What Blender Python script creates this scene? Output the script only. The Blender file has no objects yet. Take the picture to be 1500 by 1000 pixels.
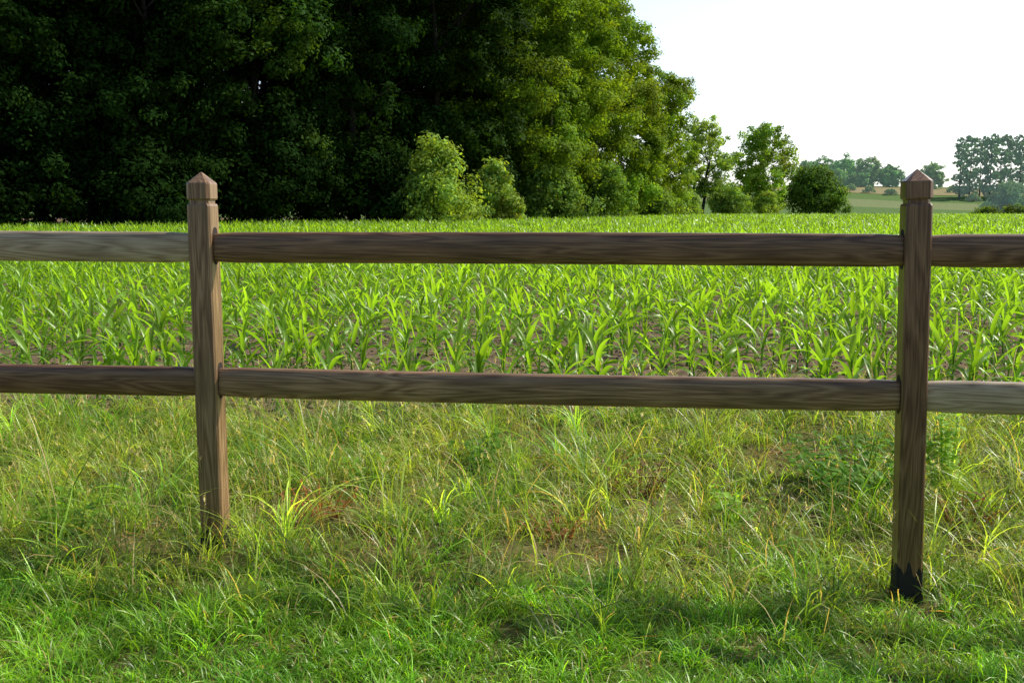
import bpy, math, numpy as np
from mathutils import Vector
rng=np.random.default_rng(7)
scn=bpy.context.scene; C=scn.collection
R=math.radians
# ------------------------------------------------------------------ camera
TH=R(7.6); CAMH=1.3
cam=bpy.data.objects.new('camera',bpy.data.cameras.new('camera')); C.objects.link(cam)
cam.location=(0,0,CAMH); cam.rotation_euler=(R(90)-TH,0,0)
cam.data.lens=35; cam.data.sensor_width=36; cam.data.clip_start=.05; cam.data.clip_end=6000
scn.camera=cam
scn.view_settings.view_transform='Standard'; scn.view_settings.look='None'; scn.view_settings.exposure=0
def PX(px,Y): return (px-750)/1458*Y*math.cos(TH)
# ------------------------------------------------------------------ light
AZ,EL=R(68),R(42)
w=bpy.data.worlds.new('World'); scn.world=w; w.use_nodes=True
nt=w.node_tree; bg=nt.nodes['Background']; sky=nt.nodes.new('ShaderNodeTexSky')
sky.sky_type='NISHITA'; sky.sun_disc=False; sky.sun_elevation=EL; sky.sun_rotation=AZ
sky.dust_density=1.5; sky.air_density=1.0; sky.ozone_density=1.0
bg.inputs[1].default_value=.13
# bright summer haze low in the sky on the sun's side
N=nt.nodes; Lk=nt.links
tcw=N.new('ShaderNodeTexCoord'); dt=N.new('ShaderNodeVectorMath'); dt.operation='DOT_PRODUCT'; dt.inputs[1].default_value=(math.sin(R(45)),math.cos(R(45)),0)
Lk.new(tcw.outputs['Generated'],dt.inputs[0])
m1=N.new('ShaderNodeMapRange'); m1.inputs[1].default_value=.1; m1.inputs[2].default_value=.95; m1.interpolation_type='SMOOTHSTEP'; Lk.new(dt.outputs['Value'],m1.inputs[0])
sz=N.new('ShaderNodeSeparateXYZ'); Lk.new(tcw.outputs['Generated'],sz.inputs[0])
m2=N.new('ShaderNodeMapRange'); m2.inputs[1].default_value=.75; m2.inputs[2].default_value=.05; m2.interpolation_type='SMOOTHSTEP'; Lk.new(sz.outputs['Z'],m2.inputs[0])
mm=N.new('ShaderNodeMath'); mm.operation='MULTIPLY'; Lk.new(m1.outputs[0],mm.inputs[0]); Lk.new(m2.outputs[0],mm.inputs[1])
hz_=N.new('ShaderNodeVectorMath'); hz_.operation='SCALE'; hz_.inputs[0].default_value=(4.8,5.2,5.8); Lk.new(mm.outputs[0],hz_.inputs['Scale'])
ad=N.new('ShaderNodeVectorMath'); ad.operation='ADD'; Lk.new(sky.outputs[0],ad.inputs[0]); Lk.new(hz_.outputs[0],ad.inputs[1]); Lk.new(ad.outputs[0],bg.inputs[0])
sl=bpy.data.lights.new('sun','SUN'); sl.energy=5.0; sl.angle=R(.5); sl.color=(1,.94,.80)
so=bpy.data.objects.new('sun',sl); C.objects.link(so)
sd=Vector((math.sin(AZ)*math.cos(EL),math.cos(AZ)*math.cos(EL),math.sin(EL)))
so.rotation_euler=sd.to_track_quat('Z','Y').to_euler(); so.location=(20,20,30)
# ------------------------------------------------------------------ helpers
def ss(a,b,t):
    t=np.clip((t-a)/(b-a),0,1); return t*t*(3-2*t)
_ph=np.random.default_rng(3).uniform(0,6.28,(40,)); _dr=np.random.default_rng(4).uniform(0,6.28,(40,))
def n2(x,y,s,o=0,k=6):
    v=0
    for i in range(k):
        f=(1+.45*i)/s; a=_dr[(i+o)%40]
        v=v+np.sin((x*math.cos(a)+y*math.sin(a))*f*6.28+_ph[(i*3+o)%40])/(1+.35*i)
    return v/2.6
def hgt(x,y):
    x=np.asarray(x,float); y=np.asarray(y,float)
    z=.35*ss(9,95,y)-3*ss(112,180,y)+13*ss(200,480,y)
    near=1-ss(9,14,y)
    z=z+near*(.022*n2(x,y,2.3,1)+.012*n2(x,y,.7,5))-.10*ss(-.3,1.4,x)*(1-ss(4,6,y))
    z=z+.03*ss(5.6,6.2,y)*(1-ss(6.4,7.2,y))
    z=z+ss(230,400,y)*1.3*np.sin(x/60-.8)
    return z
def H1(x,y): return float(hgt(x,y))
def mkmesh(name,V,F,col=None,mat=None,smooth=False):
    V=np.ascontiguousarray(V,np.float32).reshape(-1,3); F=np.ascontiguousarray(F,np.int32)
    me=bpy.data.meshes.new(name); n=F.shape[1]
    me.vertices.add(len(V)); me.vertices.foreach_set('co',V.ravel())
    me.loops.add(F.size); me.loops.foreach_set('vertex_index',F.ravel())
    me.polygons.add(len(F)); me.polygons.foreach_set('loop_start',np.arange(0,F.size,n,dtype=np.int32))
    try: me.polygons.foreach_set('loop_total',np.full(len(F),n,np.int32))
    except Exception: pass
    if smooth: me.polygons.foreach_set('use_smooth',np.ones(len(F),bool))
    me.update(calc_edges=True); me.validate()
    if col is not None:
        a=me.color_attributes.new('Col','FLOAT_COLOR','POINT')
        c=np.ones((len(V),4),np.float32); c[:,:3]=col; a.data.foreach_set('color',c.ravel())
    if mat: me.materials.append(mat)
    return me
def link(name,me,parent=None):
    o=bpy.data.objects.new(name,me); C.objects.link(o)
    if parent: o.parent=parent
    return o
def tag(o,label=None,cat=None,group=None,kind=None):
    if label: o['label']=label
    if cat: o['category']=cat
    if group: o['group']=group
    if kind: o['kind']=kind
    return o
def empty(name,loc,rz=0,label=None,cat=None,group=None):
    o=bpy.data.objects.new(name,None); C.objects.link(o); o.location=loc; o.rotation_euler=(0,0,rz); o.empty_display_size=.1
    return tag(o,label,cat,group)
class Acc:
    def __init__(s): s.V=[];s.F=[];s.C=[];s.n=0
    def add(s,V,F,Cc=None):
        V=np.asarray(V,float).reshape(-1,3); s.V.append(V); s.F.append(np.asarray(F)+s.n); s.n+=len(V)
        if Cc is not None: s.C.append(np.broadcast_to(np.asarray(Cc,float),(len(V),3)))
    def mesh(s,name,mat,smooth=False):
        return mkmesh(name,np.concatenate(s.V),np.concatenate(s.F),np.concatenate(s.C) if s.C else None,mat,smooth)
pg=lambda t: max(.04,(1-t**2.2))*(0.75+.25*min(1,t*5))
pcorn=lambda t: max(.03,min(1,.45+2.2*t)*(1-t**3)**.8)
poval=lambda t: max(.03,math.sin(math.pi*min(1,t*.96+.04))**.7)
def blades(P,az,L,W,el,bend,col,k=4,prof=pg,fold=0.,daz=0.,tw=0.,tipcol=None):
    P=np.array(P,float); N=len(P); m=3 if fold else 2
    out=np.zeros((N,k+1,m,3)); pos=P.copy(); cc=np.zeros((N,k+1,m,3))
    for i in range(k+1):
        t=i/k; a=az+daz*t; wv=(W*prof(t)/2)[:,None] if np.ndim(W) else W*prof(t)/2
        e=el-bend*t
        up=np.stack([-np.sin(e)*np.cos(a),-np.sin(e)*np.sin(a),np.cos(e)],-1)
        side=np.stack([-np.sin(a),np.cos(a),0*a],-1)
        r=tw*t; side2=side*np.cos(r)[:,None]+up*np.sin(r)[:,None] if np.ndim(r) else side*math.cos(r)+up*math.sin(r)
        if m==2: out[:,i,0]=pos-side2*wv; out[:,i,1]=pos+side2*wv
        else:
            out[:,i,0]=pos-side2*wv+up*wv*fold; out[:,i,1]=pos; out[:,i,2]=pos+side2*wv+up*wv*fold
        cc[:,i]=(col if tipcol is None else col*(1-t)+tipcol*t)[:,None,:]
        e2=el-bend*(t+.5/k)
        pos=pos+(L/k)[:,None]*np.stack([np.cos(e2)*np.cos(a),np.cos(e2)*np.sin(a),np.sin(e2)],-1)
    idx=np.arange(N*(k+1)*m).reshape(N,k+1,m); F=[]
    for j in range(m-1):
        F.append(np.stack([idx[:,:-1,j],idx[:,:-1,j+1],idx[:,1:,j+1],idx[:,1:,j]],-1).reshape(-1,4))
    return out.reshape(-1,3),np.concatenate(F),cc.reshape(-1,3)
def tube(pts,rad,n=6):
    pts=np.asarray(pts,float); K=len(pts); V=np.zeros((K,n,3))
    for i in range(K):
        d=pts[min(i+1,K-1)]-pts[max(i-1,0)]; d/=np.linalg.norm(d)+1e-9
        a=np.cross(d,[.31,.95,.05]); a/=np.linalg.norm(a); b=np.cross(d,a)
        for j in range(n):
            q=j/n*6.2832; V[i,j]=pts[i]+rad[i]*(math.cos(q)*a+math.sin(q)*b)
    idx=np.arange(K*n).reshape(K,n); nx=np.roll(idx,-1,1)
    F=np.stack([idx[:-1],nx[:-1],nx[1:],idx[1:]],-1).reshape(-1,4)
    return V.reshape(-1,3),F
# ------------------------------------------------------------------ materials
def newmat(name):
    m=bpy.data.materials.new(name); m.use_nodes=True; return m,m.node_tree,m.node_tree.nodes['Principled BSDF']
def leafmat(name,transl=.4,rough=.5,spec=.35,gain=(1.7,1.6,.7),rnd=False,haze_glow=0):
    m,nt,p=newmat(name); N=nt.nodes; Lk=nt.links
    a=N.new('ShaderNodeAttribute'); a.attribute_name='Col'; col=a.outputs['Color']
    if rnd:
        oi=N.new('ShaderNodeObjectInfo'); mr=N.new('ShaderNodeMapRange'); mr.inputs[3].default_value=.75; mr.inputs[4].default_value=1.25
        Lk.new(oi.outputs['Random'],mr.inputs[0]); v=N.new('ShaderNodeVectorMath'); v.operation='SCALE'
        Lk.new(col,v.inputs[0]); Lk.new(mr.outputs[0],v.inputs['Scale']); col=v.outputs[0]
    Lk.new(col,p.inputs['Base Color']); p.inputs['Roughness'].default_value=rough; p.inputs['Specular IOR Level'].default_value=spec
    if haze_glow: p.inputs['Emission Color'].default_value=(.62,.80,.95,1); p.inputs['Emission Strength'].default_value=haze_glow  # bluish emission paints distance haze onto the leaves
    t=N.new('ShaderNodeBsdfTranslucent'); g=N.new('ShaderNodeVectorMath'); g.operation='MULTIPLY'; g.inputs[1].default_value=gain
    Lk.new(col,g.inputs[0]); Lk.new(g.outputs[0],t.inputs[0])
    mx=N.new('ShaderNodeMixShader'); mx.inputs[0].default_value=transl
    Lk.new(p.outputs[0],mx.inputs[1]); Lk.new(t.outputs[0],mx.inputs[2]); Lk.new(mx.outputs[0],N['Material Output'].inputs[0])
    return m
M_grass=leafmat('grass blades',.45,.38,.5,(2.1,1.9,.6))
M_corn=leafmat('maize leaf',.5,.36,.5,(2.2,1.95,.5),True)
M_leaf=leafmat('tree foliage',.35,.65,.06,(2.2,1.9,.5))
M_shade=leafmat('shaded foliage',.25,.8,.02,(2.2,1.9,.5))  # for leaves whose vertex colours carry the wood's shade
M_far=leafmat('far foliage',.3,.8,.1,(1.3,1.3,.9),haze_glow=.10)  # airlight put into the leaf as a faint glow
M_weed=leafmat('weed leaf',.45,.5,.2,(2.0,1.8,.5))
def bark(name,c):
    m,nt,p=newmat(name); N=nt.nodes
    tc=N.new('ShaderNodeTexCoord'); mp=N.new('ShaderNodeMapping'); mp.inputs['Scale'].default_value=(6,6,1)
    no=N.new('ShaderNodeTexNoise'); no.inputs['Scale'].default_value=2; no.inputs['Detail'].default_value=6
    cr=N.new('ShaderNodeValToRGB'); cr.color_ramp.elements[0].color=(c[0]*.4,c[1]*.4,c[2]*.4,1); cr.color_ramp.elements[1].color=(c[0]*1.5,c[1]*1.5,c[2]*1.5,1)
    nt.links.new(tc.outputs['Object'],mp.inputs[0]); nt.links.new(mp.outputs[0],no.inputs[0]); nt.links.new(no.outputs[0],cr.inputs[0]); nt.links.new(cr.outputs[0],p.inputs['Base Color'])
    p.inputs['Roughness'].default_value=.9; return m
M_bark=bark('bark',(.05,.045,.035)); M_barkfar=bark('far bark',(.16,.16,.15))
def wood(name,dark,mid,light,axis='X',seed=0.,rough=.36):
    m,nt,p=newmat(name); N=nt.nodes; Lk=nt.links
    tc=N.new('ShaderNodeTexCoord'); mp=N.new('ShaderNodeMapping')
    mp.inputs['Location'].default_value=(seed,seed*1.7,seed*.6)
    mp.inputs['Scale'].default_value=(.9,13,13) if axis=='X' else (13,13,.9)
    Lk.new(tc.outputs['Object'],mp.inputs[0])
    big=N.new('ShaderNodeTexNoise'); big.inputs['Scale'].default_value=1.0; big.inputs['Detail'].default_value=2; big.inputs['Distortion'].default_value=.5
    Lk.new(mp.outputs[0],big.inputs[0])
    mu=N.new('ShaderNodeMath'); mu.operation='MULTIPLY'; mu.inputs[1].default_value=12.; Lk.new(big.outputs[0],mu.inputs[0])
    fr=N.new('ShaderNodeMath'); fr.operation='PINGPONG'; fr.inputs[1].default_value=.5; Lk.new(mu.outputs[0],fr.inputs[0])
    mp2=N.new('ShaderNodeMapping'); mp2.inputs['Scale'].default_value=(5,170,170) if axis=='X' else (170,170,5); Lk.new(tc.outputs['Object'],mp2.inputs[0])
    fine=N.new('ShaderNodeTexNoise'); fine.inputs['Scale'].default_value=1.5; fine.inputs['Detail'].default_value=5; Lk.new(mp2.outputs[0],fine.inputs[0])
    ad=N.new('ShaderNodeMath'); ad.operation='MULTIPLY_ADD'; ad.inputs[1].default_value=.6; Lk.new(fr.outputs[0],ad.inputs[0]); 
    f2=N.new('ShaderNodeMath'); f2.operation='MULTIPLY'; f2.inputs[1].default_value=.78; Lk.new(fine.outputs[0],f2.inputs[0]); Lk.new(f2.outputs[0],ad.inputs[2])
    cr=N.new('ShaderNodeValToRGB'); e=cr.color_ramp.elements; e[0].position=.27; e[0].color=(*dark,1); e[1].position=.8; e[1].color=(*light,1); x=e.new(.52); x.color=(*mid,1)
    Lk.new(ad.outputs[0],cr.inputs[0])
    lo=N.new('ShaderNodeTexNoise'); lo.inputs['Scale'].default_value=2.2; lo.inputs['Detail'].default_value=3; Lk.new(tc.outputs['Object'],lo.inputs[0])
    mr=N.new('ShaderNodeMapRange'); mr.inputs[1].default_value=.3; mr.inputs[2].default_value=.7; mr.inputs[3].default_value=.65; mr.inputs[4].default_value=1.4; Lk.new(lo.outputs[0],mr.inputs[0])
    vs=N.new('ShaderNodeVectorMath'); vs.operation='SCALE'; Lk.new(cr.outputs[0],vs.inputs[0]); Lk.new(mr.outputs[0],vs.inputs['Scale'])
    Lk.new(vs.outputs[0],p.inputs['Base Color'])
    bp=N.new('ShaderNodeBump'); bp.inputs['Strength'].default_value=.35; bp.inputs['Distance'].default_value=.0015; Lk.new(fine.outputs[0],bp.inputs['Height']); Lk.new(bp.outputs[0],p.inputs['Normal'])
    p.inputs['Roughness'].default_value=rough; p.inputs['Specular IOR Level'].default_value=.5
    p.inputs['Coat Weight'].default_value=.2; p.inputs['Coat Roughness'].default_value=.35
    return m
WD=((.055,.024,.011),(.15,.072,.034),(.28,.16,.085)); WL=((.20,.135,.08),(.40,.30,.19),(.58,.46,.32)); WM=((.085,.042,.02),(.22,.125,.063),(.38,.245,.14))
def flat(name,c,rough=.8):
    m,nt,p=newmat(name); N=nt.nodes
    no=N.new('ShaderNodeTexNoise'); no.inputs['Scale'].default_value=40; no.inputs['Detail'].default_value=4
    cr=N.new('ShaderNodeValToRGB'); cr.color_ramp.elements[0].color=(*[v*.6 for v in c],1); cr.color_ramp.elements[1].color=(*[min(1,v*1.4) for v in c],1)
    nt.links.new(no.outputs[0],cr.inputs[0]); nt.links.new(cr.outputs[0],p.inputs['Base Color'])
    bp=N.new('ShaderNodeBump'); bp.inputs['Strength'].default_value=.5; bp.inputs['Distance'].default_value=.01; nt.links.new(no.outputs[0],bp.inputs['Height']); nt.links.new(bp.outputs[0],p.inputs['Normal'])
    p.inputs['Roughness'].default_value=rough; return m
M_tar=flat('tarred wood',(.016,.014,.013),.8); M_hole=flat('slot shade wood',(.02,.011,.007))  # second one: shade inside the slots, put in as near-black colour
# ------------------------------------------------------------------ ground
def axis_vals(a,b,d0,dense_to,g):
    v=[0.]; d=d0
    while v[-1]<b:
        if v[-1]>dense_to: d*=g
        v.append(v[-1]+d)
    return np.array(v)
pos=axis_vals(0,2600,.12,8,1.04); xs=np.concatenate([-pos[:0:-1],pos])
py=axis_vals(0,3200,.1,9,1.025); ng=axis_vals(0,80,.3,2,1.3); ys=np.concatenate([-ng[:0:-1],py])
X,Y=np.meshgrid(xs,ys); Z=hgt(X,Y)
near=(Y<14)&(np.abs(X)<12); fieldm=ss(5.9,6.4,Y)*(1-ss(104,108,Y))
Z=Z+near*fieldm*.02*n2(X,Y,.35,9)
soil=np.array([.19,.14,.095]); mead=np.array([.13,.125,.05]); grassc=np.array([.07,.11,.03])
col=mead[None,None]*(1-fieldm[...,None])+soil[None,None]*fieldm[...,None]
f2=ss(104,110,Y)[...,None]; col=col*(1-f2)+grassc*f2
ny,nx=X.shape; idx=np.arange(nx*ny).reshape(ny,nx)
F=np.stack([idx[:-1,:-1],idx[:-1,1:],idx[1:,1:],idx[1:,:-1]],-1).reshape(-1,4)
m,nt,p=newmat('ground soil'); N=nt.nodes; Lk=nt.links
a=N.new('ShaderNodeAttribute'); a.attribute_name='Col'
geo=N.new('ShaderNodeNewGeometry')
# far hillside crop strips: position based ramp
dp=N.new('ShaderNodeVectorMath'); dp.operation='DOT_PRODUCT'; dp.inputs[1].default_value=(.55,1,0); Lk.new(geo.outputs['Position'],dp.inputs[0])
wv=N.new('ShaderNodeTexNoise'); wv.inputs['Scale'].default_value=.01; Lk.new(geo.outputs['Position'],wv.inputs[0])
wa=N.new('ShaderNodeMath'); wa.operation='MULTIPLY_ADD'; wa.inputs[1].default_value=60; Lk.new(wv.outputs[0],wa.inputs[0]); Lk.new(dp.outputs['Value'],wa.inputs[2])
rm=N.new('ShaderNodeMapRange'); rm.inputs[1].default_value=330; rm.inputs[2].default_value=730; Lk.new(wa.outputs[0],rm.inputs[0])
rp=N.new('ShaderNodeValToRGB'); rp.color_ramp.interpolation='CONSTANT'; el_=rp.color_ramp.elements
tan=(.30,.26,.15,1); grn=(.13,.20,.075,1); pal=(.21,.25,.12,1); dkg=(.08,.13,.04,1)
el_[0].position=0; el_[0].color=grn; el_[1].position=.97; el_[1].color=grn
for p_,c_ in ((.16,pal),(.26,grn),(.34,dkg),(.355,tan),(.50,tan),(.52,dkg),(.535,pal),(.66,tan)):
    q=el_.new(p_); q.color=c_
Lk.new(rm.outputs[0],rp.inputs[0])
sx=N.new('ShaderNodeSeparateXYZ'); Lk.new(geo.outputs['Position'],sx.inputs[0]); fm=N.new('ShaderNodeMapRange'); fm.inputs[1].default_value=190; fm.inputs[2].default_value=215; Lk.new(sx.outputs['Y'],fm.inputs[0])
mc=N.new('ShaderNodeMix'); mc.data_type='RGBA'; Lk.new(fm.outputs[0],mc.inputs[0]); Lk.new(a.outputs['Color'],mc.inputs[6]); Lk.new(rp.outputs[0],mc.inputs[7])
no=N.new('ShaderNodeTexNoise'); no.inputs['Scale'].default_value=9; no.inputs['Detail'].default_value=9; no.inputs['Roughness'].default_value=.7
Lk.new(geo.outputs['Position'],no.inputs[0]); mr=N.new('ShaderNodeMapRange'); mr.inputs[1].default_value=.3; mr.inputs[2].default_value=.7; mr.inputs[3].default_value=.5; mr.inputs[4].default_value=1.45
Lk.new(no.outputs[0],mr.inputs[0]); vs=N.new('ShaderNodeVectorMath'); vs.operation='SCALE'; Lk.new(mc.outputs[2],vs.inputs[0]); Lk.new(mr.outputs[0],vs.inputs['Scale']); Lk.new(vs.outputs[0],p.inputs['Base Color'])
bp=N.new('ShaderNodeBump'); bp.inputs['Strength'].default_value=.9; bp.inputs['Distance'].default_value=.03; Lk.new(no.outputs[0],bp.inputs['Height']); Lk.new(bp.outputs[0],p.inputs['Normal']); p.inputs['Roughness'].default_value=1; p.inputs['Specular IOR Level'].default_value=0
tag(link('ground',mkmesh('ground',np.stack([X,Y,Z],-1),F,col.reshape(-1,3),m,True)),kind='structure')
# ------------------------------------------------------------------ fence
FL=np.array([-1.155,3.75]); FR=np.array([1.405,3.46]); fd=(FR-FL); span=np.linalg.norm(fd); fd/=span; fa=math.atan2(fd[1],fd[0])
fence=empty('post_and_rail_fence',(FL[0],FL[1],0),fa,'brown wooden fence with pointed posts and two rails, in front of the maize field','fence')
def ring_post(hw,ch): 
    a=hw; b=hw-ch
    return [(a,-b),(a,b),(b,a),(-b,a),(-a,b),(-a,-b),(-b,-a),(b,-a)]
def post_mesh(name,mat,top=1.434):
    prof=[(-.3,.044,.006),(top-.125,.044,.006),(top-.117,.0415,.008),(top-.1165,.037,.008),(top-.103,.037,.008),(top-.102,.0425,.010),(top-.097,.0455,.012),(top-.045,.0455,.012),(top-.040,.0445,.012),(top-.002,.004,.001),(top,.002,.0005)]
    V=[];F=[]
    for z,hw,ch in prof: V+= [(x,y,z) for x,y in ring_post(hw,ch)]
    for i in range(len(prof)-1):
        for j in range(8): F.append((i*8+j,i*8+(j+1)%8,(i+1)*8+(j+1)%8,(i+1)*8+j))
    me=bpy.data.meshes.new(name); me.from_pydata(V,[],F+[tuple(range((len(prof)-1)*8,len(prof)*8))]); me.update(); me.materials.append(mat); return me
def rail_mesh(name,L,mat,hh=.0575,hw=.025,sag=0.):
    n=24; K=24; V=[]
    for i in range(K+1):
        t=i/K; x=t*L; s=1-.10*(max(0,1-t*L/.05)+max(0,1-(1-t)*L/.05))
        dz=sag*math.sin(math.pi*t)
        for j in range(n):
            q=j/n*6.2832; c,s2=math.cos(q),math.sin(q)
            V.append((x,hw*s*math.copysign(abs(c)**.65,c),hh*s*math.copysign(abs(s2)**.65,s2)+dz))
    idx=np.arange((K+1)*n).reshape(K+1,n); nxx=np.roll(idx,-1,1)
    F=np.stack([idx[:-1],idx[1:],nxx[1:],nxx[:-1]],-1).reshape(-1,4)
    return mkmesh(name,np.array(V),F,None,mat,True)
ZU,ZL=1.155,.645
post_lab=['dark brown square post beyond the left edge','left brown post with pyramid cap and sunlit right face','right dark brown post with pyramid cap, leaning slightly','brown post beyond the right edge']
for i,k in enumerate((-1,0,1,2)):
    px=k*span; mt=wood('post wood %d'%i,*(WM if k<=0 else WD),axis='Z',seed=3.1*i+1)
    po=link('post',post_mesh('post',mt),fence); po.location=(px,0,0); po['label']=post_lab[i]
    if k==1: po.rotation_euler=(0,R(-1.5),0); po.location=(px+.022,0,-.0)
    for z in (ZU,ZL):
        for sx_ in (-1,1):
            V=[];n=24
            for xo in (.0,.0012):
                for j in range(n):
                    q=j/n*6.2832; c,s=math.cos(q),math.sin(q)
                    V.append((sx_*(.0435+xo),.027*math.copysign(abs(c)**.7,c),.070*math.copysign(abs(s)**.75,s)))
            me=bpy.data.meshes.new('mortise_shade'); me.from_pydata(V,[],[tuple(range(n,2*n))]+[(j,(j+1)%n,n+(j+1)%n,n+j) for j in range(n)]); me.materials.append(M_hole)  # dark plate on the post face, painted slot shade, no cut hole
            mo=link('mortise_shade',me,po); mo.location=(0,0,z+.006)
    V=[];n=48;zz=[-.3,-.05,.0,.03,.065]
    rag=np.random.default_rng(20+i).uniform(-.045,.045,n); rag=(rag+np.roll(rag,1))/2
    for zi,z in enumerate(zz):
        for j in range(n):
            q=(j+.5)/n*6.2832; c,s=math.cos(q),math.sin(q); r=.0452+(.003 if z<.0 else 0)
            mm_=max(abs(c),abs(s)); V.append((r*c/mm_,r*s/mm_,z+(rag[j] if zi==4 else 0)))
    idx=np.arange(len(zz)*n).reshape(len(zz),n); nxx=np.roll(idx,-1,1)
    ft=link('tarred_foot',mkmesh('tarred_foot',np.array(V),np.stack([idx[:-1],nxx[:-1],nxx[1:],idx[1:]],-1).reshape(-1,4),None,M_tar),po)
    ft['label']='black stained foot of the post'; ft.location=(0,0,.0 if k!=1 else -.04)
specs=[(-1,0,WL,WD),(0,1,WD,WM),(1,2,WD,WL)]
for i,(a0,a1,mu_,ml_) in enumerate(specs):
    for j,(z,ww) in enumerate(((ZU,mu_),(ZL,ml_))):
        x0=a0*span+.025; L=span-.05
        ro=link('rail',rail_mesh('rail',L,wood('rail wood %d %d'%(i,j),*ww,axis='X',seed=5.3*i+2.2*j+1),sag=(-.004 if j else .003)),fence)
        ro.location=(x0,0,z)
        ro['label']=('upper ' if j==0 else 'lower ')+['rail left of the left post','rail between the two posts','rail right of the right post'][i]
# ------------------------------------------------------------------ grass
def inview(x,y,m=.7): return np.abs(x)<.525*y+m
def grass(name,ncl,y0,y1,per,rad,Lr,Wr,c1,c2,dryp,mask=None,label='',bend=(.4,1.5),el=(R(55),R(88)),hvar=.35,k=4,cv=.32):
    y=rng.uniform(y0,y1,ncl); x=rng.uniform(-1,1,ncl)*(.525*y1+.9); ok=inview(x,y,.9)
    if mask is not None: ok&=mask(x,y)>rng.uniform(0,1,ncl)
    x=x[ok];y=y[ok];n=len(x)
    cnt=rng.integers(per[0],per[1]+1,n); id=np.repeat(np.arange(n),cnt); Nn=len(id)
    hs=np.exp(rng.normal(0,hvar,n))*(1+.4*n2(x,y,.9,13)); rr=rad*rng.uniform(.5,1.3,n)
    ang=rng.uniform(0,6.28,Nn); r=np.sqrt(rng.uniform(0,1,Nn))*rr[id]
    bx=x[id]+r*np.cos(ang); by=y[id]+r*np.sin(ang); bz=hgt(bx,by)-.005
    lean=rng.uniform(0,6.28,n)[id]; az=np.where(rng.uniform(0,1,Nn)<.45,ang+rng.normal(0,.5,Nn),lean+rng.normal(0,1.0,Nn))
    L=rng.uniform(*Lr,Nn)*hs[id]; W=rng.uniform(*Wr,Nn)
    e=rng.uniform(*el,Nn); b=rng.uniform(*bend,Nn)
    tt=np.clip(.5+.5*n2(x,y,1.3,21)+rng.normal(0,.35,n),0,1)[id][:,None]
    cl=np.array(c1)*(1-tt)+np.array(c2)*tt; cl=cl*rng.uniform(.6,1.35,(Nn,1))*(np.exp(rng.normal(0,cv,n))*(1+.25*n2(x,y,.55,30)))[id][:,None]
    dry=(rng.uniform(0,1,Nn)<dryp)[:,None]; cl=np.where(dry,np.array([.55,.45,.25])*rng.uniform(.6,1.2,(Nn,1)),cl)
    V,F,cc=blades(np.stack([bx,by,bz],-1),az,L,W,e,b,cl*.8,k=k,daz=rng.normal(0,.4,Nn),tw=rng.normal(0,.6,Nn),tipcol=cl*np.array([1.25,1.12,.9]))
    o=link(name,mkmesh(name,V,F,cc,M_grass)); tag(o,label,'grass',kind='stuff'); return o
def patch(x,y,ps):
    v=np.zeros_like(x)
    for (cx,cy,r) in ps: v=np.maximum(v,np.exp(-(((x-cx)/r)**2+((y-cy)/(r*.8))**2)))
    return v
def G(px,pyy):
    v=(500-pyy)/1458; yy=math.cos(TH)+v*math.sin(TH); zz=-math.sin(TH)+v*math.cos(TH); s=CAMH/-zz
    return ((px-750)/1458*s,yy*s)
bare=[(*G(830,800),.36),(*G(560,815),.24),(*G(215,800),.26),(*G(1180,665),.42),(*G(640,870),.17),(*G(455,755),.30),(*G(960,740),.30),(*G(760,920),.11),(*G(1100,720),.3),(*G(780,640),.3),(FL[0],FL[1]-.16,.23),(FR[0]+.02,FR[1]-.16,.22)]
m_mow=lambda x,y:(1-.85*patch(x,y,bare))*(1-ss(3.1,3.7,y+.15*n2(x,y,1.5,3)))
m_wild=lambda x,y:(1-.96*patch(x,y,bare))*ss(2.7,3.5,y+.2*n2(x,y,1.2,3))*(1-.95*ss(5.8,6.35,y+.25*n2(x,y,2,8)))*np.clip(.68+.5*n2(x,y,.8,17),.15,1)
grass('grass',12000,1.5,4.0,(12,20),.05,(.032,.09),(.0026,.005),(.125,.33,.025),(.24,.46,.045),.03,m_mow,'short bright green lawn grass in the foreground, along the bottom of the photo',bend=(.6,2.2))
grass('wild_grass',16500,2.6,7.1,(9,15),.05,(.065,.175),(.0028,.006),(.13,.30,.03),(.34,.46,.09),.13,m_wild,'long unmown green and yellowish grass under the fence',hvar=.45,bend=(.6,2.2))
grass('undergrowth_grass',10000,1.6,6.9,(6,10),.07,(.03,.08),(.003,.0055),(.10,.24,.025),(.23,.32,.06),.22,lambda x,y:(1-.75*patch(x,y,bare))*(1-ss(5.8,6.4,y)),'low thin grass covering the soil between the taller tufts',bend=(.2,2.2),el=(R(15),R(70)),k=3)
grass('dry_grass',6500,2.2,6.6,(6,12),.08,(.05,.17),(.0015,.003),(.60,.44,.23),(.47,.24,.13),.4,lambda x,y:.08+.92*patch(x,y,bare[:-2]),'straw coloured dead grass lying in bare patches under the fence',bend=(-.1,.6),el=(R(2),R(34)),k=3)
grass('tall_grass',420,3.4,6.4,(10,22),.045,(.18,.36),(.004,.008),(.15,.34,.045),(.34,.48,.09),.06,lambda x,y:(1-.97*patch(x,y,bare))*.9,'tall arching tufts of coarse grass around the posts',bend=(.8,2.2),k=6)
n=1300; y=rng.uniform(3.4,6.6,n); x=rng.uniform(-3.9,3.9,n); ok=inview(x,y,.5)&(rng.uniform(0,1,n)<.4+.55*np.exp(-((x+.9)/1.2)**2)); x=x[ok];y=y[ok];n=len(x)
az=rng.uniform(0,6.28,n); L=rng.uniform(.22,.46,n); el=rng.uniform(R(70),R(89),n); be=rng.uniform(.05,.8,n)
sc=np.array([.40,.42,.18])*rng.uniform(.7,1.3,(n,1)); P=np.stack([x,y,hgt(x,y)],-1)
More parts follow.
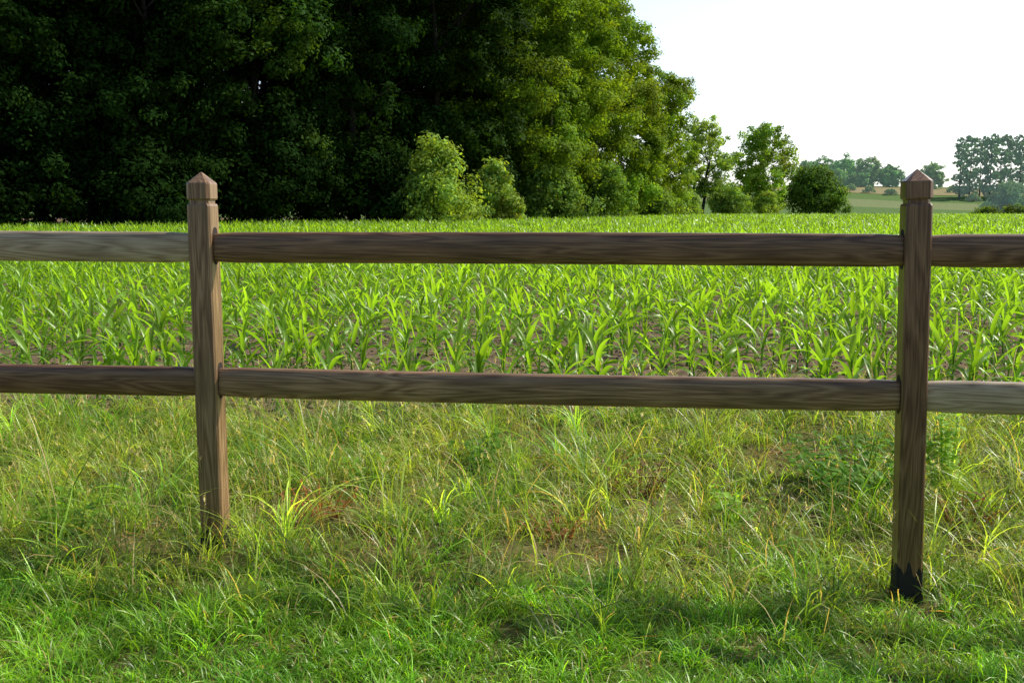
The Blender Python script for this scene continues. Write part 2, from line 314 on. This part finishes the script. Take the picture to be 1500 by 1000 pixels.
acc=Acc(); V,F,cc=blades(P,az,L,np.full(n,.0019),el,be,sc,k=5,prof=lambda t:1-.5*t); acc.add(V,F,cc)
tip=V.reshape(n,6,2,3)[:,:,0]
for q in range(16):
    f=rng.uniform(.0,1,n)[:,None]; b0=tip[:,4]*(1-f)+tip[:,5]*f; hd=np.where(rng.uniform(0,1,n)<.8,1,.4)
    c2=np.array([.66,.58,.36])*rng.uniform(.7,1.25,(n,1))
    V,F,cc=blades(b0,rng.uniform(0,6.28,n),rng.uniform(.008,.03,n)*hd*(1.2-f[:,0]),np.full(n,.0034),rng.uniform(R(10),R(75),n),rng.uniform(-.3,.8,n),c2,k=2,prof=lambda t:[.5,1,.2][int(round(t*2))]); acc.add(V,F,cc)
tag(link('grass_seed_stalks',acc.mesh('grass_seed_stalks',M_grass)),'thin pale flowering grass stalks rising above the wild grass','grass',kind='stuff')
# soil clods
n=6500; y=6.0+rng.uniform(0,1,n)**1.6*11; x=rng.uniform(-1,1,n)*(.525*y+.7); s=rng.uniform(.004,.022,n)*rng.uniform(.5,1.2,n)
y2=np.concatenate([y,rng.uniform(3.2,6.1,900)]); x2=np.concatenate([x,rng.uniform(-2.8,2.8,900)]); s2=np.concatenate([s,rng.uniform(.004,.014,900)]); n=len(x2)
octv=np.array([[1,0,0],[0,1,0],[-1,0,0],[0,-1,0],[0,0,.8],[0,0,-.8]]); octf=np.array([[0,1,4],[1,2,4],[2,3,4],[3,0,4],[1,0,5],[2,1,5],[3,2,5],[0,3,5]])
V=octv[None]*s2[:,None,None]*rng.uniform(.5,1.3,(n,6,3)); a=rng.uniform(0,6.28,n); ca,sa=np.cos(a)[:,None],np.sin(a)[:,None]
V=np.stack([V[...,0]*ca-V[...,1]*sa,V[...,0]*sa+V[...,1]*ca,V[...,2]],-1)+np.stack([x2,y2,hgt(x2,y2)+.01],-1)[:,None]
F=(octf[None]+6*np.arange(n)[:,None,None]).reshape(-1,3); cc=np.repeat(np.array([.24,.18,.12])*rng.uniform(.6,1.3,(n,1)),6,0)
m,nt,p=newmat('clod soil'); a=nt.nodes.new('ShaderNodeAttribute'); a.attribute_name='Col'; nt.links.new(a.outputs['Color'],p.inputs['Base Color']); p.inputs['Roughness'].default_value=.95
tag(link('soil_clods',mkmesh('soil_clods',V.reshape(-1,3),F,cc,m)),'crumbly brown clods of soil between the maize and at the field edge','soil',kind='stuff')
# ------------------------------------------------------------------ maize
EDGE=np.array([(-90,40),(-60,45),(-30,51),(-12,60),(0,69),(8,82),(12,93),(18,100),(40,104),(120,106)],float)
edge=lambda x: np.interp(x,EDGE[:,0],EDGE[:,1])
px_,py_=[],[]
r=0
while True:
    y0=6.4+.60*r
    if y0>106: break
    hw=.525*y0+3.5; st=.135 if y0<45 else .2
    x=np.arange(-hw,hw,st); x=x+rng.normal(0,.05,len(x)); yy=y0-.06*x+rng.normal(0,.10,len(x))
    kp=(rng.uniform(0,1,len(x))>.12)&(yy<edge(x)); px_.append(x[kp]); py_.append(yy[kp]); r+=1
mx_=np.concatenate(px_); my_=np.concatenate(py_)
vis=np.abs(mx_)<.515*my_+.05
order=np.argsort(np.where(vis,my_,1e9)); first=order[:300]; rest=np.setdiff1d(np.arange(len(mx_)),first)
cg1=np.array([.10,.245,.022]); cg2=np.array([.20,.37,.035])
def leafset(rg,n,ht):
    az0=rg.uniform(0,3.14); P=[];az=[];L=[];W=[];el=[];be=[]
    for i in range(n):
        f=i/(n-1); P.append((0,0,ht*(.08+.50*f))); az.append(az0+math.pi*(i%2)+rg.normal(0,.45)); L.append(ht*rg.uniform(.7,1.05)*(1-.45*abs(f-.6)))
        W.append(rg.uniform(.027,.044)*(1-.35*abs(f-.6))); el.append(R(46+37*f)+rg.normal(0,.14)); be.append(rg.uniform(.8,2.2)*(1-.45*f))
    return [np.array(v) for v in (P,az,L,W,el,be)]
protos=[]
for v in range(8):
    rg=np.random.default_rng(50+v); n=[6,7,6,7,6,7,7,6][v]; ht=rg.uniform(.30,.42); P,az,L,W,el,be=leafset(rg,n,ht)
    sv,sf=tube([(0,0,-.03),(0,0,ht*.25),(.004,0,ht*.45),(.004,.003,ht*.65)],[.010,.009,.006,.003],6)
    leaves=[]
    for i in range(n):
        c=(cg1*(1-i/n)+cg2*(i/n))*rg.uniform(.8,1.2)
        V,F,cc=blades(P[i:i+1],az[i:i+1],L[i:i+1],W[i:i+1],el[i:i+1],be[i:i+1],c[None],k=9,prof=pcorn,fold=.45,daz=rg.normal(0,.3),tw=rg.normal(0,.9))
        leaves.append(mkmesh('leaf',V,F,cc,M_corn,True))
    protos.append((mkmesh('stalk',sv,sf,np.tile([.16,.28,.07],(len(sv),1)),M_corn,True),leaves))
for q,i in enumerate(first):
    v=int(rng.integers(0,8)); x,y=mx_[i],my_[i]
    o=empty('maize_plant',(x,y,H1(x,y)),0,'young green maize plant with arching leaves in the nearest rows, just behind the fence','maize','maize plants in the nearest rows')
    s=float(rng.uniform(.65,1.2)); o.scale=(s,s,s); o.rotation_euler=(rng.normal(0,.08),rng.normal(0,.08),rng.uniform(0,6.28))
    link('stalk',protos[v][0],o)
    for l in protos[v][1]: link('leaf',l,o)
acc=Acc()
def bulk(ids,nl,k,fold,wmul):
    n=len(ids); x=mx_[ids]; y=my_[ids]; z=hgt(x,y); ht=rng.uniform(.25,.46,n)*(1+.08*n2(x,y,6,4)); a0=rng.uniform(0,3.14,n); pb=rng.uniform(.75,1.25,(n,1))
    for i in range(nl):
        f=i/(nl-1); P=np.stack([x,y,z+ht*(.08+.50*f)],-1)
        az=a0+math.pi*(i%2)+rng.normal(0,.45,n); L=ht*rng.uniform(.7,1.05,n)*(1-.45*abs(f-.6)); W=rng.uniform(.028,.046,n)*wmul
        c=(cg1*(1-f)+cg2*f)[None]*rng.uniform(.8,1.2,(n,1))*pb
        V,F,cc=blades(P,az,L,W,R(46+37*f)+rng.normal(0,.17,n),rng.uniform(.8,2.2,n)*(1-.45*f),c,k=k,prof=pcorn if k>2 else (lambda t:[.6,1,.1][int(round(t*2))]),fold=fold,tw=rng.normal(0,.9,n)); acc.add(V,F,cc)
    V,F,cc=blades(np.stack([x,y,z],-1),a0,ht*.6,np.full(n,.018*wmul),np.full(n,R(89)),np.zeros(n),np.tile([.15,.27,.06],(n,1)),k=1,prof=lambda t:1-.5*t); acc.add(V,F,cc)
yr=my_[rest]
bulk(rest[yr<22],6,6,.4,1.); bulk(rest[(yr>=22)&(yr<45)],6,3,0,1.15); bulk(rest[yr>=45],5,2,0,1.45)
tag(link('maize_crop',acc.mesh('maize_crop',M_corn)),'the rest of the young maize filling the field back to the wood','maize',kind='stuff')
# ------------------------------------------------------------------ weeds
def weed(name,pxy,h,ns,spread,lf,c,label,cat='weed',seed=0,upright=1.):
    rg=np.random.default_rng(seed); x,y=G(*pxy); o=empty(name,(x,y,H1(x,y)),0,label,cat)
    st=Acc(); lv=Acc(); c=np.array(c)
    for s in range(ns):
        a=rg.uniform(0,6.28); sp=spread*math.sqrt(rg.uniform(0,1)); hh=h*rg.uniform(.6,1.1); b=np.array([sp*.4*math.cos(a),sp*.4*math.sin(a),-.01]); t=np.array([sp*math.cos(a),sp*math.sin(a),hh*upright])
        pts=[b,b*.6+t*.4+[0,0,hh*.08],t]; V,F=tube(pts,[.004,.003,.0015],5); st.add(V,F,c*1.1)
        nl=max(4,int(hh/.03)); f=np.linspace(.12,1,nl)[:,None]; P=b*(1-f)+t*f+[0,0,hh*.05]*np.sin(f*3.14)
        P=np.repeat(P,2,0); m_=len(P); az=a+np.tile([0,math.pi],nl)+np.repeat(np.arange(nl)*1.57,2)+rg.normal(0,.3,m_)
        V,F,cc=blades(P,az,lf[0]*rg.uniform(.6,1.2,m_)*(1.15-.5*np.repeat(f[:,0],2)),lf[1]*rg.uniform(.7,1.2,m_),rg.uniform(R(5),R(50),m_),rg.uniform(.3,1.3,m_),c*rg.uniform(.7,1.3,(m_,1)),k=5,prof=poval,fold=.25)
        lv.add(V,F,cc)
    link('stem',st.mesh('stem',M_weed,True),o); link('foliage',lv.mesh('foliage',M_weed,True),o)
weed('nettle_clump',(1255,700),.25,24,.36,(.075,.036),(.13,.28,.03),'green leafy nettle clump in the grass just left of the right post',seed=1)
weed('leafy_weed',(1385,700),.36,7,.15,(.07,.032),(.25,.42,.05),'bright yellow green leafy weed just right of the right post',seed=2)
weed('leafy_weed',(700,690),.18,12,.22,(.06,.028),(.14,.28,.03),'dark bushy weed in the long grass below the middle of the lower rail',seed=3)
weed('leafy_weed',(110,780),.16,12,.2,(.06,.03),(.16,.30,.03),'low leafy weed clump left of the left post',seed=4)
weed('leafy_weed',(875,870),.10,6,.10,(.05,.028),(.17,.34,.04),'small broad leaved weed beside the bare patch in the middle foreground',seed=6)
weed('leafy_weed',(1075,735),.14,8,.14,(.06,.035),(.25,.42,.06),'pale green broad leaved weed halfway between bare patch and right post',seed=7)
weed('leafy_weed',(540,720),.18,8,.16,(.05,.022),(.22,.38,.05),'loose light green weed to the right of the left post',seed=8)
weed('dead_weed',(935,710),.17,12,.22,(.06,.016),(.24,.15,.08),'brown withered weed with dry curled leaves below the lower rail, right of centre',seed=9)
weed('dead_weed',(1410,745),.16,10,.2,(.05,.014),(.28,.14,.07),'reddish brown withered weed to the right of the right post',seed=10)
weed('dead_weed',(470,765),.13,12,.2,(.05,.014),(.38,.17,.08),'rusty brown dry weed on the ground right of the left post',seed=11)
weed('dead_weed',(820,775),.09,10,.2,(.05,.012),(.40,.22,.11),'reddish dry weed on the bare patch in the middle foreground',seed=12)
# ------------------------------------------------------------------ trees
def crown_mesh(seed,H,Rr,z0,nl,nleaf,size,col,env=None,lobe=(.26,.42),mat=None,sub=26,spr=.2,zs=.85,qmin=.35,nz=.45):
    rg=np.random.default_rng(seed); env=env or (lambda f: math.sin(math.pi*(.14+.80*f))**.6)
    cs=[];rs=[]
    for i in range(nl):
        f=(i+.5)/nl; f=min(.97,max(.03,f+rg.normal(0,.04))); rad=Rr*rg.uniform(*lobe); e=max(0,Rr*env(f)-rad*.7)
        a=i*2.4+rg.normal(0,.4); q=rg.uniform(qmin,1.0)**.5
        cs.append((e*q*math.cos(a),e*q*math.sin(a),z0+rad*.6+max(.1,H-z0-rad*1.3)*f)); rs.append(rad)
    cs=np.array(cs); rs=np.array(rs); li=rg.choice(nl,nleaf,p=rs**2/np.sum(rs**2))
    sd_=rg.normal(0,1,(nl,sub,3)); sd_/=np.linalg.norm(sd_,axis=2,keepdims=True); sr=rg.uniform(.65,1.15,(nl,sub)); sb=rg.uniform(.7,1.3,(nl,sub))
    si=rg.integers(0,sub,nleaf); d=sd_[li,si]; g=rg.normal(0,1,(nleaf,3)); g/=np.linalg.norm(g,axis=1,keepdims=True); g=g*rg.uniform(.5,1.7,(nleaf,1))
    r=rs[li][:,None]; off=g*spr*np.array([1,1,.75]); P=cs[li]+r*(d*sr[li,si][:,None]*np.array([1,1,zs])+off)
    P[:,2]=np.where(P[:,2]<.1,rg.uniform(.05,min(1.2,H*.4),nleaf),P[:,2])
    nrm=d*.5+g*.55+rg.normal(0,nz,(nleaf,3))+[0,0,.45]; nrm/=np.linalg.norm(nrm,axis=1,keepdims=True)
    t=np.cross(nrm,rg.normal(0,1,(nleaf,3))); t/=np.linalg.norm(t,axis=1,keepdims=True); b=np.cross(nrm,t)
    s=size*rg.uniform(.6,1.3,(nleaf,1)); V=np.stack([P-t*s*.6,P-b*s*.33+t*s*.05,P+t*s*.6-nrm*s*.12,P+b*s*.33+t*s*.05],1)
    F=np.arange(nleaf*4).reshape(-1,4); c=np.array(col)*(sb[li,si]*rg.uniform(.75,1.25,nleaf))[:,None]
    c=c*np.clip(1+rg.normal(0,.14,(nl,1))+rg.normal(0,1,(nl,1))*np.array([.07,0,-.04]),.5,1.5)[li]
    return mkmesh('crown',V.reshape(-1,3),F,np.repeat(c,4,0),mat or M_leaf),cs
def trunk_mesh(seed,H,r0,cs,mat,lean=(0,0),nlimb=12,z1=.85,start=.2):
    rg=np.random.default_rng(seed+99); acc=Acc(); K=9; top=H*z1; r0=max(r0,.02)
    pts=[np.array([lean[0]*(i/K)**1.3+ (rg.normal(0,.12*r0*3) if i else 0),lean[1]*(i/K)+(rg.normal(0,.12*r0*3) if i else 0),-.4+(top+.4)*i/K]) for i in range(K+1)]
    rad=[r0*(1.35 if i==0 else 1)*(1-.9*i/K) for i in range(K+1)]; acc.add(*tube(pts,rad,8))
    ids=rg.permutation(len(cs))[:nlimb]
    for j in ids:
        c=cs[j]; zz=max(top*start,min(c[2]*.72,top*.9)); f=(zz+.4)/(top+.4)*K; i0=min(K-1,int(f)); b=pts[i0]+(pts[i0+1]-pts[i0])*(f-i0); rb=max(.02,r0*(1-.9*f/K)*.55)
        mid=(b*.5+c*.5)+np.array([0,0,(c[2]-b[2])*-.12])+rg.normal(0,.15,3); acc.add(*tube([b,mid,c],[rb,rb*.6,rb*.15],5))
        for q in range(2):
            e=c+rg.normal(0,1,3)*[1.,1.,.8]; acc.add(*tube([mid,(mid+e)/2+rg.normal(0,.1,3),e],[rb*.4,rb*.25,rb*.06],4))
    return acc.mesh('trunk',mat,True)
def place(name,x,y,tm,cm,label,cat='tree',group=None,rz=0,s=(1,1,1),z=None):
    o=empty(name,(x,y,H1(x,y) if z is None else z),rz,label,cat,group); o.scale=s
    if tm: link('trunk',tm,o)
    link('crown',cm,o); return o
big=[]
wallenv=lambda f: (.88+.17*math.sin(3.1*f)) if f<.6 else 1.04*math.cos((f-.6)*2.9)**.7
for v in range(5):
    dk=[(.022,.056,.009),(.017,.045,.007),(.036,.085,.012),(.13,.23,.022),(.17,.28,.028)][v]  # the wood's shaded left and lit right are put into these leaf colours
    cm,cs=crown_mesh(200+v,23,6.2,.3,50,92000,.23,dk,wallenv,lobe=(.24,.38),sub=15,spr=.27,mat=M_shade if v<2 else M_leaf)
    big.append((trunk_mesh(200+v,23,.33,cs,M_bark),cm))
front=[(-110,54,0,1.0,'tall dark broadleaf tree at the far left edge of the wood'),
(60,57,1,1.05,'dark tree with drooping foliage above the left rails'),
(225,59,0,1.0,'dark leafy tree rising behind the left fence post'),
(380,63,2,1.05,'dark green tree just right of the left fence post, foliage down to the field'),
(520,67,1,1.1,'very dark tree in the middle of the wood edge, left of the sunlit shrubs'),
(640,72,2,1.1,'dark tree directly behind the largest sunlit shrub'),
(735,76,3,1.08,'tree with half lit crown, behind the second sunlit shrub'),
(803,81,4,1.05,'tall tree with sunlit yellowish green leaves near the right end of the wood')]
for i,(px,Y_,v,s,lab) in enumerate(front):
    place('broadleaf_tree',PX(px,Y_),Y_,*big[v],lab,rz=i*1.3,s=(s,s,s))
taper=lambda f: 1.0 if f<.5 else 1-((f-.5)/.5)**1.6*.85
cm,cs=crown_mesh(310,22.5,6.4,.3,46,88000,.24,(.17,.29,.028),taper,lobe=(.22,.36),sub=15,spr=.27,qmin=.5)
place('broadleaf_tree',PX(868,89),89,trunk_mesh(310,22,.35,cs,M_bark),cm,'tall tree whose sunlit right side forms the sloping edge of the wood against the sky')
cm,cs=crown_mesh(300,15.2,4.9,.3,34,52000,.23,(.17,.28,.03),wallenv,sub=15,spr=.27)
place('broadleaf_tree',PX(952,98),98,trunk_mesh(300,14,.25,cs,M_bark),cm,'smaller rounded tree at the right end of the wood, half the height of its neighbours')
for i,(px,Y_) in enumerate([(-200,64),(-25,64),(140,66),(300,69),(450,73),(570,79),(670,86),(745,92),(800,99)]):
    s=1.12; place('broadleaf_tree',PX(px,Y_),Y_,*big[i%3],'dark tree in the depth of the wood, behind the trees of its edge',group='trees in the depth of the wood',rz=i*2.1,s=(s,s,s))
domeenv=lambda f: math.cos(f*1.45)**.6
spikeenv=lambda f: .95-.62*f
def shrub(name,px,Y_,top,wpx,col,label,n=9000,size=.17,seed=0,mat=None,trunk=True,sub=16,cat='shrub',dz=0,wild=0):
    x=PX(px,Y_); z=H1(x,Y_)+dz; ppm=1458/Y_; Hh=(305.5-top)/ppm+CAMH-z; Rr=wpx/2/ppm
    if wild==1: cm,cs=crown_mesh(400+seed,Hh,Rr,.1,30,n,size,col,spikeenv,lobe=(.12,.32),sub=9,spr=.46,mat=mat,zs=1.4,qmin=.15)
    elif wild==2: cm,cs=crown_mesh(400+seed,Hh,Rr,.1,30,n,size,col,spikeenv,lobe=(.16,.36),sub=12,spr=.35,mat=mat,zs=.9,qmin=.2)
    else: cm,cs=crown_mesh(400+seed,Hh,Rr,.1,16,n,size,col,domeenv,lobe=(.28,.48),sub=sub,spr=.26,mat=mat)
    place(name,x,Y_,trunk_mesh(400+seed,Hh,.04+.008*Hh,cs,M_barkfar if mat is M_far else M_bark,nlimb=8) if trunk else None,cm,label,cat,z=z)
shrub('shrub',640,62,216,170,(.24,.36,.07),'largest sunlit pale green shrub at the foot of the wood, left of centre',12000,.23,1,wild=1)
shrub('shrub',722,66,238,110,(.22,.34,.07),'sunlit pale shrub right beside the largest one, slightly smaller',8000,.23,2,wild=1)
shrub('shrub',805,72,250,140,(.16,.27,.05),'third pale shrub along the foot of the wood, right of centre',11000,.22,3,wild=1)
shrub('shrub',880,79,240,130,(.15,.27,.04),'mid green shrub under the tall sunlit trees',11000,.22,4,wild=2)
shrub('shrub',962,90,276,100,(.17,.29,.05),'low bright bush at the right corner of the wood',8000,.22,5,wild=2)
DB=(.012,.034,.006)  # shadow under the wood painted into the bush leaf colour
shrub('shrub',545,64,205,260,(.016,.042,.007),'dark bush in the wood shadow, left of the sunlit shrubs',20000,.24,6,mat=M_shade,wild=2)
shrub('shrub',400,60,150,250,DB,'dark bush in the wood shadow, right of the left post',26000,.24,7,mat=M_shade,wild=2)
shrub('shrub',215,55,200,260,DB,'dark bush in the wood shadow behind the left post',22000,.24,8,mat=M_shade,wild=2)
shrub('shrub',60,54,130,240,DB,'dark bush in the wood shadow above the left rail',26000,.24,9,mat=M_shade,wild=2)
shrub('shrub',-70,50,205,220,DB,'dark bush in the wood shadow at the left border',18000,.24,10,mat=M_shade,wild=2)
ovenv=lambda f: math.sin(math.pi*(.1+.8*f))**.8
cm,cs=crown_mesh(500,10.9,3.7,1.8,28,11500,.25,(.24,.37,.09),ovenv,lobe=(.22,.34),sub=9,spr=.32)
place('airy_tree',PX(1029,111),111,trunk_mesh(500,10.9,.22,cs,M_bark,lean=(.9,0),nlimb=20,start=.12),cm,'airy tree with forked visible branches standing just right of the wood')
cm,cs=crown_mesh(501,10.8,4.4,.6,32,20000,.26,(.22,.36,.06),ovenv,lobe=(.24,.38),sub=12,spr=.28)
place('broadleaf_tree',PX(1116,116),116,trunk_mesh(501,10.4,.24,cs,M_bark,nlimb=14),cm,'rounded open tree standing alone between airy tree and dark bush')
shrub('bushy_tree',1192,110,244,116,(.11,.21,.035),'low wide dark green bushy tree on the skyline, right of the rounded open tree',18000,.24,12,cat='tree',wild=2)
shrub('shrub',1122,104,280,60,(.26,.40,.07),'small bright green bush in front of the rounded open tree',5500,.18,13,wild=2)
shrub('shrub',1066,107,270,90,(.20,.33,.07),'low green bush under the airy tree',8000,.22,14,wild=2)
shrub('shrub',1000,100,278,76,(.20,.33,.06),'low green bush at the trunk of the airy tree',7500,.2,15,wild=2)
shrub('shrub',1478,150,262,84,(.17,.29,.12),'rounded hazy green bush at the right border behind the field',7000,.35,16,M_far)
shrub('shrub',1445,108,308,44,(.12,.2,.05),'low hedge bush at the far edge of the field, right of the right post',2500,.2,17)
shrub('shrub',1490,108,306,48,(.12,.2,.05),'low hedge bush at the far edge of the field by the right border',2500,.2,18)
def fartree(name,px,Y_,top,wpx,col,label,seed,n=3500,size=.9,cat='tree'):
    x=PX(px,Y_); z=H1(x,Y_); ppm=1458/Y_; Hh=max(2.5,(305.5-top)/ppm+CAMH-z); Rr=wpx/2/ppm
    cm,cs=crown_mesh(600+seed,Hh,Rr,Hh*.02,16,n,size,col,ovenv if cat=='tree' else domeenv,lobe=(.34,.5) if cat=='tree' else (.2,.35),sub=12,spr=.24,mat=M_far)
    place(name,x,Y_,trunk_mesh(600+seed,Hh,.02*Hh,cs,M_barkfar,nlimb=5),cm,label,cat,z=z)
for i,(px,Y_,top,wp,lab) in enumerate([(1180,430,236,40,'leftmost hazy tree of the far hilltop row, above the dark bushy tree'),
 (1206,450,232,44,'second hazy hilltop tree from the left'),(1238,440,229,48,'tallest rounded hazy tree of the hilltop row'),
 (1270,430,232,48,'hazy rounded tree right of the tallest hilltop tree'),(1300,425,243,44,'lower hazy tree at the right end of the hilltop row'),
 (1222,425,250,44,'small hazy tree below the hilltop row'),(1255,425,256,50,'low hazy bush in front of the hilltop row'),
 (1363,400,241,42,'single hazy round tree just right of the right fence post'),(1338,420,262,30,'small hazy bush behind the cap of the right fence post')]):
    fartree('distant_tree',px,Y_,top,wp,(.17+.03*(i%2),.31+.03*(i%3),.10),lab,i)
colenv=lambda f: math.sin(math.pi*(.16+.7*f))**.5
pt=[]
for v in range(3):
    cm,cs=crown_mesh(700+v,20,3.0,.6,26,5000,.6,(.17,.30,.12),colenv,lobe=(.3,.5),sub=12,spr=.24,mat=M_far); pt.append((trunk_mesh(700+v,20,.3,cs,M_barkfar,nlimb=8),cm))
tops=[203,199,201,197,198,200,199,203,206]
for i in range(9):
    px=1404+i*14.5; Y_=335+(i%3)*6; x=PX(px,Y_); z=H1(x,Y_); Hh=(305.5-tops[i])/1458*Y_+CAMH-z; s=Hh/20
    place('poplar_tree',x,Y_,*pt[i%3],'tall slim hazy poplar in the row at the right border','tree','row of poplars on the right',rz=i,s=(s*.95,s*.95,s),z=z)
for i,(px,Y_,w_,lab) in enumerate([(1245,385,20,'far hedge bush, leftmost on the hill field'),(1272,370,20,'far hedge bush in the middle of the hill hedge'),(1303,355,20,'far hedge bush left of the right post on the hill'),(1395,372,24,'far hedge bush left of the poplars foot'),(1425,325,26,'far hedge bush at the foot of the first poplars'),(1460,330,34,'far hedge bush at the foot of the right hand poplars')]):
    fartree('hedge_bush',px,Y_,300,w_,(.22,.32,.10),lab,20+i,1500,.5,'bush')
